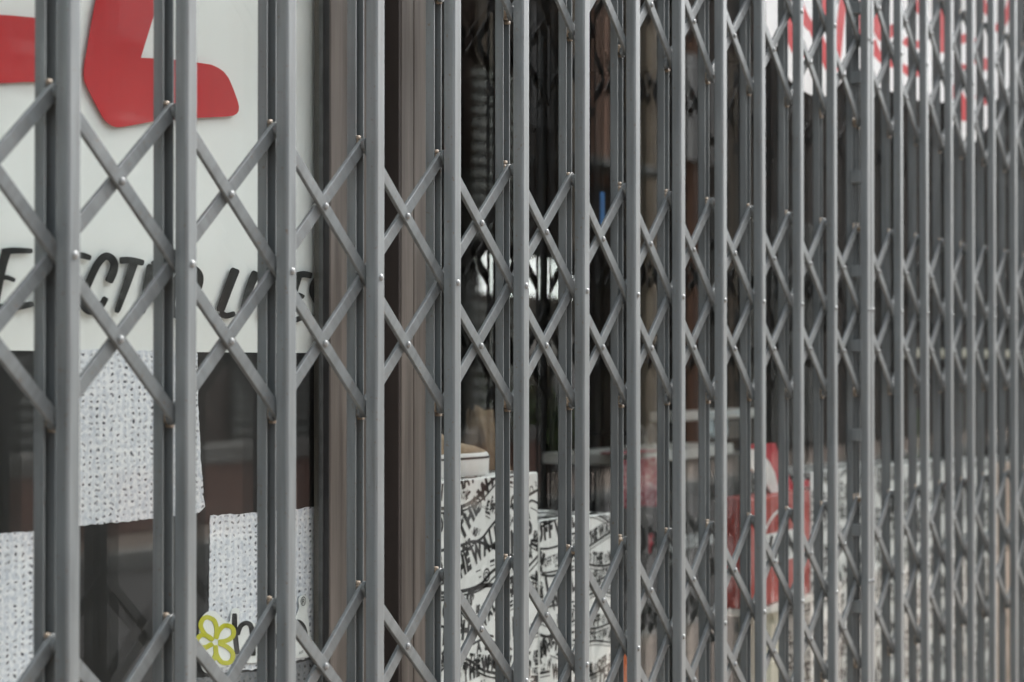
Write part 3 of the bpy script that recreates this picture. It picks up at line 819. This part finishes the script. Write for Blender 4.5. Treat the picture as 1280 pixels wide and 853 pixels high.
# ------------------------------------------------------------------ display counter with two pale shelf edges
YC = .75
ca = P(738, 572, YC); cb = P(900, 568, YC)
ctr = empty('display_counter', ((ca.x + cb.x) / 2, YC + .2, .38), 'black display counter with pale curved top edge and a raised shelf', 'counter')
def cp(name, bm, mat, parent=ctr):
    for v in bm.verts: v.co -= Vector(ctr.location)
    return mesh_obj(name, bm, mat, parent)
ztop = ca.z
cp('cabinet', newbox(ca.x + .16, cb.x + .35, YC + .03, YC + .16, .381, ztop - .022, .004), M['cabinet'])
# counter top with a bowed front edge
pts = [(ca.x + .10 + (cb.x - ca.x - .02) * i / 16, YC - .035 * math.sin(math.pi * i / 16)) for i in range(17)] + [(cb.x + .08, YC + .16), (ca.x + .10, YC + .16)]
cp('counter_top', prism_z(bmesh.new(), pts, ztop - .020, ztop + .002), M['shelf'])
s0 = P(846, 516, YC + .12); s1 = P(944, 516, YC + .12)
cp('raised_shelf', newbox(s0.x, s1.x, YC + .12, YC + .19, s0.z - .022, s0.z, .002), M['shelf'])
bm = bmesh.new()
for x in (s0.x + .03, s1.x - .03):
    for yy in (YC + .138,): box(bm, x - .008, x + .008, yy, yy + .012, ztop + .003, s0.z - .023)
cp('shelf_support', bm, M['cabinet'])
# white words and one red letter on the black front of the counter
bm = bmesh.new(); yf = YC + .0293
p0 = P(832, 690, yf)
put_text(bm, 'VANS SHOES', p0.x, p0.z, .028, 0, yf, cond=1.05, bold=.065)
p0 = P(832, 708, yf); put_text(bm, 'OFF THE WALL', p0.x, p0.z, .012, 0, yf, cond=1.0, bold=.01)
cp('front_lettering', bm, M['whitecloth'])
bm = bmesh.new(); p0 = P(811, 690, yf); put_text(bm, 'F', p0.x, p0.z, .036, 0, yf, cond=.95, bold=.065)
cp('front_lettering', bm, M['redcloth'])
# small upright sign
g0 = P(874, 568, YC + .1); g1 = P(931, 534, YC + .1)
sg = empty('counter_sign', (g0.x, YC + .1, ztop + .003), 'small dark upright sign with pale blue capitals under the raised shelf', 'sign')
gz1 = s0.z - .03 - ztop
mesh_obj('board', newbox(0, g1.x - g0.x, 0, .006, 0, gz1, .001), M['cabinet'], sg)
pale = mat_noise('pale_blue', (.55, .66, .70), (.62, .72, .75), 20, .5); M['pale'] = pale
bm = bmesh.new(); put_text(bm, 'VANS', .012, .012, .042, 0, -.0006, cond=.95, bold=.065); box(bm, .014, g1.x - g0.x - .01, -.0008, -.0004, .063, .068)
mesh_obj('lettering', bm, pale, sg)
# red bandana hanging over the counter's edge
a = P(776, 589, YC - .042); b = P(819, 631, YC - .042)
bm = bmesh.new(); nx, nz = 14, 8
gr = [[bm.verts.new((a.x + (b.x - a.x) * i / nx, YC - .046 + .006 * math.sin(i * 1.3) * (j / nz), a.z + .022 - (a.z - b.z + .022) * j / nz + .003 * math.sin(i * .9) * (j == nz))) for j in range(nz + 1)] for i in range(nx + 1)]
for i in range(nx):
    for j in range(nz): bm.faces.new((gr[i][j], gr[i + 1][j], gr[i + 1][j + 1], gr[i][j + 1]))
thicken(bm, .004)
# turned back over the top
box(bm, a.x, b.x, YC - .046, YC + .005, ztop + .004, ztop + .008, .001)
tag(mesh_obj('bandana', bm, M['bandana'], None), 'red patterned cloth hanging over the edge of the black counter', 'cloth')
# sunglasses on the counter
p = P(806, 548, YC + .06)
gls = empty('sunglasses', (p.x, YC + .06, ztop + .003), 'dark sunglasses with bright rims lying on the counter by the sign', 'sunglasses')
for dx in (-.03, .03):
    bm = lathe(bmesh.new(), [(.024, -.001), (.024, .001)], 18, Matrix.Translation((dx, 0, .028)) @ RX)
    mesh_obj('lens', bm, M['lens'], gls)
    bm = bmesh.new()
    ringmark(bm, dx, .028, .0265, .0028, -.002); thicken(bm, .004)
    mesh_obj('rim', bm, M['chrome'], gls)
bm = newbox(-.006, .006, -.002, .002, .034, .038); box(bm, -.060, -.056, 0, .13, .030, .034); box(bm, .056, .060, 0, .13, .030, .034)
mesh_obj('frame', bm, M['chrome'], gls)

# ------------------------------------------------------------------ red box with round emblem, cap on top
YRB = .235
ra = P(939, 624, YRB); rb = P(1013, 624, YRB); rz0 = P(905, 773, YRB).z
zrt = P(940, 624, YRB).z
std = empty('display_stand', ((ra.x + rb.x) / 2, YRB + .01, .31), 'pale low stand carrying the red box', 'stand')
mesh_obj('post', newbox(-.06, .06, .0, .05, 0, rz0 - .31 - .013, .002), M['cream'], std)
mesh_obj('plate', newbox((ra.x - rb.x) / 2, (rb.x - ra.x) / 2, -.02, .07, rz0 - .31 - .012, rz0 - .31, .001), M['shelf'], std)
rbx = empty('red_box', (ra.x, YRB, rz0 + .001), 'matt red box with a round white lettered band on its front', 'box')
wR, hR = rb.x - ra.x, zrt - rz0
mesh_obj('carton', newbox(0, wR, 0, .062, 0, hR, .004, 3), M['redbox'], rbx)
bm = bmesh.new()
cx, cz = wR * .50, hR * .52
# white band bounded by arcs, red letters left open inside dark outlines
bmw = bmesh.new()
arc = lambda r, a0, a1, n=20: [(cx + r * 1.25 * math.cos(a0 + (a1 - a0) * i / n), cz - .02 + r * math.sin(a0 + (a1 - a0) * i / n)) for i in range(n + 1)]
stripe(bmw, arc(.085, .35, math.pi - .35), .006, -.0005)
stripe(bmw, [(cx - .11 + .22 * i / 12, cz - .001) for i in range(13)], .054, -.0005)
mesh_obj('emblem', bmw, M['paper'], rbx)
bmw = bmesh.new(); put_text(bmw, 'VANS', cx - .092, cz - .019, .038, 0, -.001, cond=1.25, bold=.07)
mesh_obj('emblem_lettering', bmw, M['print'], rbx)
# red cut-out card with a curved white panel standing on it
YK = YRB + .030
ok = P(960, 622, YK)
card = empty('display_card', (ok.x, YK, zrt + .001), 'red cut-out card with curved white panel standing on the red box', 'card')
def kp(pts): return [(P(x, y, YK).x - ok.x, max(P(x, y, YK).z - zrt - .001, 0)) for x, y in pts]
bm = plate(bmesh.new(), kp([(932, 556), (969, 554), (976, 572), (984, 590), (992, 606), (1004, 600), (1016, 600), (1029, 606), (1029, 612), (1016, 617), (1004, 640), (968, 640), (960, 608), (948, 592), (936, 584)]), 0, .006)
mesh_obj('card', bm, M['redcloth'], card)
bm = plate(bmesh.new(), kp([(930, 561), (940, 562), (950, 567), (959, 577), (966, 591), (970, 607), (971, 640), (962, 640), (955, 606), (945, 593), (936, 585), (930, 581)]), -.004, -.0003)
mesh_obj('white_panel', bm, M['whitecloth'], card)

# ------------------------------------------------------------------ orange board, blue tag, green bottle, rail, lamps
a = P(775, 790, .42); b = P(787, 790, .42)
bm = bmesh.new(); hz = P(781, 812, .42).z - .381
pts = smoothloop([(0, 0), (.0, hz * .9), (.02, hz), (b.x - a.x - .02, hz), (b.x - a.x, hz * .9), (b.x - a.x, 0)], 5)
plate(bm, pts, 0, .012)
tag(mesh_obj('skateboard_deck', bm, M['orange'], None, (a.x, .42, .381)), 'bright orange board standing upright right of the slim lettered box', 'board')
p = P(753.5, 240, .45); q = P(753.5, 282, .45)
tg = empty('hanging_tag', (p.x, .45, q.z), 'narrow blue tag hanging on a thread inside the right window', 'tag')
mesh_obj('card', newbox(-.009, .009, 0, .002, 0, p.z - q.z, .0008), M['blue'], tg)
mesh_obj('thread', newbox(-.0007, .0007, 0, .0014, p.z - q.z, 2.89 - q.z), M['ink'], tg)
p = P(1147, 566, .9); q = P(1147, 498, .9)
bt = empty('glass_bottle', (p.x, .9, .381), 'dark green bottle behind the far row of lettered boxes', 'bottle')
hb_ = q.z - .381
mesh_obj('body', lathe(bmesh.new(), [(.05, 0), (.055, .01), (.055, hb_ * .62), (.05, hb_ * .7), (.02, hb_ * .82), (.017, hb_ * .96)], 24), M['greenbottle'], bt, smooth=True)
mesh_obj('cap', lathe(bmesh.new(), [(.019, hb_ * .961), (.019, hb_)], 16), M['cabinet'], bt)
a = P(1128, 441, .8); b = P(1278, 441, .8)
rl = empty('wall_rail', (a.x, .8, .381), 'pale cream rail on dark uprights across the far part of the shop window', 'rail')
mesh_obj('rail', newbox(0, b.x - a.x + 1, 0, .02, a.z - .381 - .014, a.z - .381 + .014, .003), M['cream'], rl)
bm = bmesh.new()
for k in range(4):
    x = .3 + k * (b.x - a.x) / 3.2; box(bm, x, x + .02, .022, .042, 0, a.z - .381 + .02)
mesh_obj('upright', bm, M['cabinet'], rl)
for px, py, m, lab, w_, h_ in ((868, 333, 'greenlamp', 'tiny green pilot lamp glowing in the dark shop', 3, 9), (942, 333, 'whitelamp', 'tiny white lamp glowing in the dark shop, right of the green one', 4, 11)):
    p = P(px, py, 4.9); s = (P(px, py, 4.9) - CAM).length / F
    o = empty('pilot_lamp', (p.x, 4.9, p.z), lab, 'lamp', 'pilot lamps in the dark shop')
    mesh_obj('housing', newbox(-w_ * s * 1.6, w_ * s * 1.6, .021, .098, -h_ * s, h_ * s, .004), M['cabinet'], o)
    mesh_obj('lens', newbox(-w_ * s, w_ * s, 0, .02, -h_ * s / 2, h_ * s / 2, .006), M[m], o)

# ================================================================== STREET (seen in the glass)
def ground(name, x0, x1, y0, y1, z, mat):
    bm = bmesh.new(); vs = [bm.verts.new(c) for c in ((x0, y0, z), (x1, y0, z), (x1, y1, z), (x0, y1, z))]; bm.faces.new(vs)
    return tag(mesh_obj(name, bm, mat), kind='structure')
ground('ground', -400, 400, -400, 400, -.13, M['asphalt'])
ground('road', -60, 90, -7.2, -2.6, -.126, M['asphalt'])
tag(mesh_obj('pavement', newbox(-60, 90, -2.45, .15, -.125, -.001), M['pave']), kind='structure')
tag(mesh_obj('kerb', newbox(-60, 90, -2.60, -2.451, -.125, .002, .01), M['kerb']), kind='structure')
tag(mesh_obj('pavement', newbox(-60, 90, -9.4, -7.36, -.125, -.001), M['pave']), kind='structure')
tag(mesh_obj('kerb', newbox(-60, 90, -7.359, -7.21, -.125, .002, .01), M['kerb']), kind='structure')

YO = -9.0
def opp(px, YO=YO):            # x on the far side of the street that shows at photo pixel px in the glass
    d = fw + rt * ((px - 640) / F); t = ((2 * YG - YO) - CAM.y) / d.y
    return (CAM + d * t).x
xg0, xg1 = opp(598), opp(772)
ob = empty('opposite_building', (xg0, YO, 0), 'tan building with shutters and a dark passage, across the street', 'building')
def op(name, bm, mat):
    for v in bm.verts: v.co -= Vector(ob.location)
    return mesh_obj(name, bm, mat, ob)
op('wall', newbox(-14, xg0, YO - .4, YO, 0, 5.6), M['brickwall'])
op('wall', newbox(xg1, 60, YO - .4, YO, 0, 6.4), M['darkwall'])
op('upper_wall', newbox(xg0 + .002, xg1 - .002, YO - .5, YO + .3, 2.42, 6.0), M['darkwall'])
for p0, p1, z0, m in ((589, 613, 4.25, 'tanwall'), (668, 682, 2.43, 'tanwall'), (690, 712, 3.2, 'midbrick'), (741, 752, 2.43, 'tanwall'), (792, 806, 0, 'tanwall'), (846, 858, 0, 'midbrick'), (905, 915, 0, 'tanwall')):
    yy = YO + .302 if 598 < p0 < 772 else YO + .07
    op('pillar', newbox(opp(p0), opp(p1), yy, yy + .2, z0, 5.4, .02), M[m])
for x0, x1 in ((xg0 - 7.4, xg0 - 5.4), (xg0 - 4.4, xg0 - 2.5), (opp(530), opp(596)), (xg1 + .2, xg1 + 2.9), (xg1 + 4, xg1 + 6.8)):
    bm = bmesh.new(); z = .1
    while z < 3.2:
        box(bm, x0, x1, YO + .004, YO + .06, z, z + .085, .02, 1); z += .1
    op('roller_shutter', bm, M['shutter'])
# glowing panels on hangers, added unseen to brighten the reflection in the window
for p0, p1 in ((552, 590), (597, 642), (646, 702), (706, 740), (742, 753), (756, 790)):
    x0, x1 = opp(p0, -11.5), opp(p1, -11.5)
    op('added_glow_panel', newbox(x0, x1, YO - 2.6, YO - 2.5, 2.13, 2.66, .01), M['reflection_glow'])
    op('glow_panel_hanger', newbox((x0 + x1) / 2, (x0 + x1) / 2 + .03, YO - 2.56, YO - 2.53, 2.661, 3.0), M['darkwall'])
op('passage_ceiling', newbox(xg0 - 1, xg1 + 8, YO - 3.2, YO - 2.3, 3.0, 3.1), M['darkwall'])
op('passage_wall', newbox(xg0 - 1, xg1 + 8, YO - 3.3, YO - 3.21, 1.6, 3.0), M['darkwall'])
for k in range(9):
    x = -6 + k * 3.6
    op('window', newbox(x + .6, x + 2.4, YO + .31, YO + .35, 3.7, 5.0, .01), M['darkglass'])
    op('awning', newbox(x + .3, x + 2.9, YO + .36, YO + 1.0, 3.30, 3.38, .01), M['shutter']) if k % 3 == 1 else None

op('planter_wall', newbox(-14, xg0 - .3, YO + .56, YO + .9, 0, .46, .01), M['lowbrick'])
op('coping', newbox(-14, xg0 - .3, YO + .54, YO + .92, .461, .60, .01), M['concrete'])
for z0, z1 in ((2.46, 4.2), (.5, 1.85)):
    bm = bmesh.new(); z = z0
    while z < z1:
        box(bm, opp(556), opp(612), YO + .31, YO + .40, z, z + .075, .015, 1); z += .125
    op('louvre', bm, M['louvre'])
# hedge of palm-like plants in the passage
hd = empty('hedge', ((xg0 + xg1) / 2, YO - 1, 0), 'spiky green plants in the passage across the street', 'hedge')
bm = bmesh.new(); rn = random.Random(3)
for k in range(300):
    x = rn.uniform(xg0 - 12, xg1 + 1) if False else rn.uniform(xg0, xg1); yv = rn.uniform(YO - 1.8, YO - .3); h = rn.choice((rn.uniform(.4, 1.2), rn.uniform(.4, 1.2), rn.uniform(1.1, 1.9))) if x < xg0 + .6 * (xg1 - xg0) else rn.uniform(.3, .9)
    for q in range(6):
        a = rn.uniform(0, 6.28); l = rn.uniform(.25, .55); w = .035
        d = Vector((math.cos(a), math.sin(a), rn.uniform(.1, 1.2))).normalized(); s = Vector((-math.sin(a), math.cos(a), 0)) * w
        o = Vector((x, yv, h * rn.uniform(.3, 1)))
        v = [bm.verts.new(o - s), bm.verts.new(o + s), bm.verts.new(o + d * l * .6 + s * .8), bm.verts.new(o + d * l), bm.verts.new(o + d * l * .6 - s * .8)]
        bm.faces.new(v)
for v in bm.verts: v.co -= Vector(hd.location)
mesh_obj('foliage', bm, M['leaf'], hd)
bm = bmesh.new()
for k in range(40):
    x = rn.uniform(xg0, xg1); y = rn.uniform(YO - 1.8, YO - .3)
    box(bm, x - .02, x + .02, y - .02, y + .02, -.12, rn.uniform(.6, 1.4))
for v in bm.verts: v.co -= Vector(hd.location)
mesh_obj('stem', bm, M['brownpaper'], hd)

# ================================================================== LIGHT, SKY, CAMERA
SUN_EL, SUN_AZ = math.radians(50), math.radians(95)       # azimuth clockwise from +y
w = bpy.data.worlds.new('World'); sc.world = w; w.use_nodes = True
nt = w.node_tree; bg = nt.nodes['Background']
sky = nt.nodes.new('ShaderNodeTexSky'); sky.sky_type = 'NISHITA'; sky.sun_disc = False
sky.sun_elevation = SUN_EL; sky.sun_rotation = SUN_AZ; sky.dust_density = 4; sky.air_density = 1; sky.ozone_density = 1
hs_ = nt.nodes.new('ShaderNodeHueSaturation'); hs_.inputs['Saturation'].default_value = .22
nt.links.new(sky.outputs[0], hs_.inputs['Color']); nt.links.new(hs_.outputs[0], bg.inputs['Color'])
bg.inputs['Strength'].default_value = .15
sl = bpy.data.lights.new('sun', 'SUN'); sl.energy = 1.5; sl.angle = math.radians(40); sl.color = (1, .97, .93)
so_ = bpy.data.objects.new('sun', sl); C.objects.link(so_)
sd = Vector((math.sin(SUN_AZ) * math.cos(SUN_EL), math.cos(SUN_AZ) * math.cos(SUN_EL), math.sin(SUN_EL)))
so_.rotation_euler = (-sd).to_track_quat('-Z', 'Y').to_euler(); so_.location = sd * 20

cam = bpy.data.cameras.new('camera'); co = bpy.data.objects.new('camera', cam); C.objects.link(co)
co.location = CAM
co.rotation_euler = Matrix((rt, up, -fw)).transposed().to_euler()
cam.sensor_width = 36; cam.sensor_fit = 'HORIZONTAL'; cam.lens = F / 1280 * 36
cam.clip_start = .05; cam.clip_end = 2000
cam.dof.use_dof = True; cam.dof.focus_distance = 2.45; cam.dof.aperture_fstop = 6.8
sc.camera = co
vs = sc.view_settings
vs.view_transform = 'Standard'; vs.look = 'None'; vs.gamma = 1; vs.exposure = 2.55; vs.use_curve_mapping = False
sc.cycles.max_bounces = 10; sc.cycles.transparent_max_bounces = 24
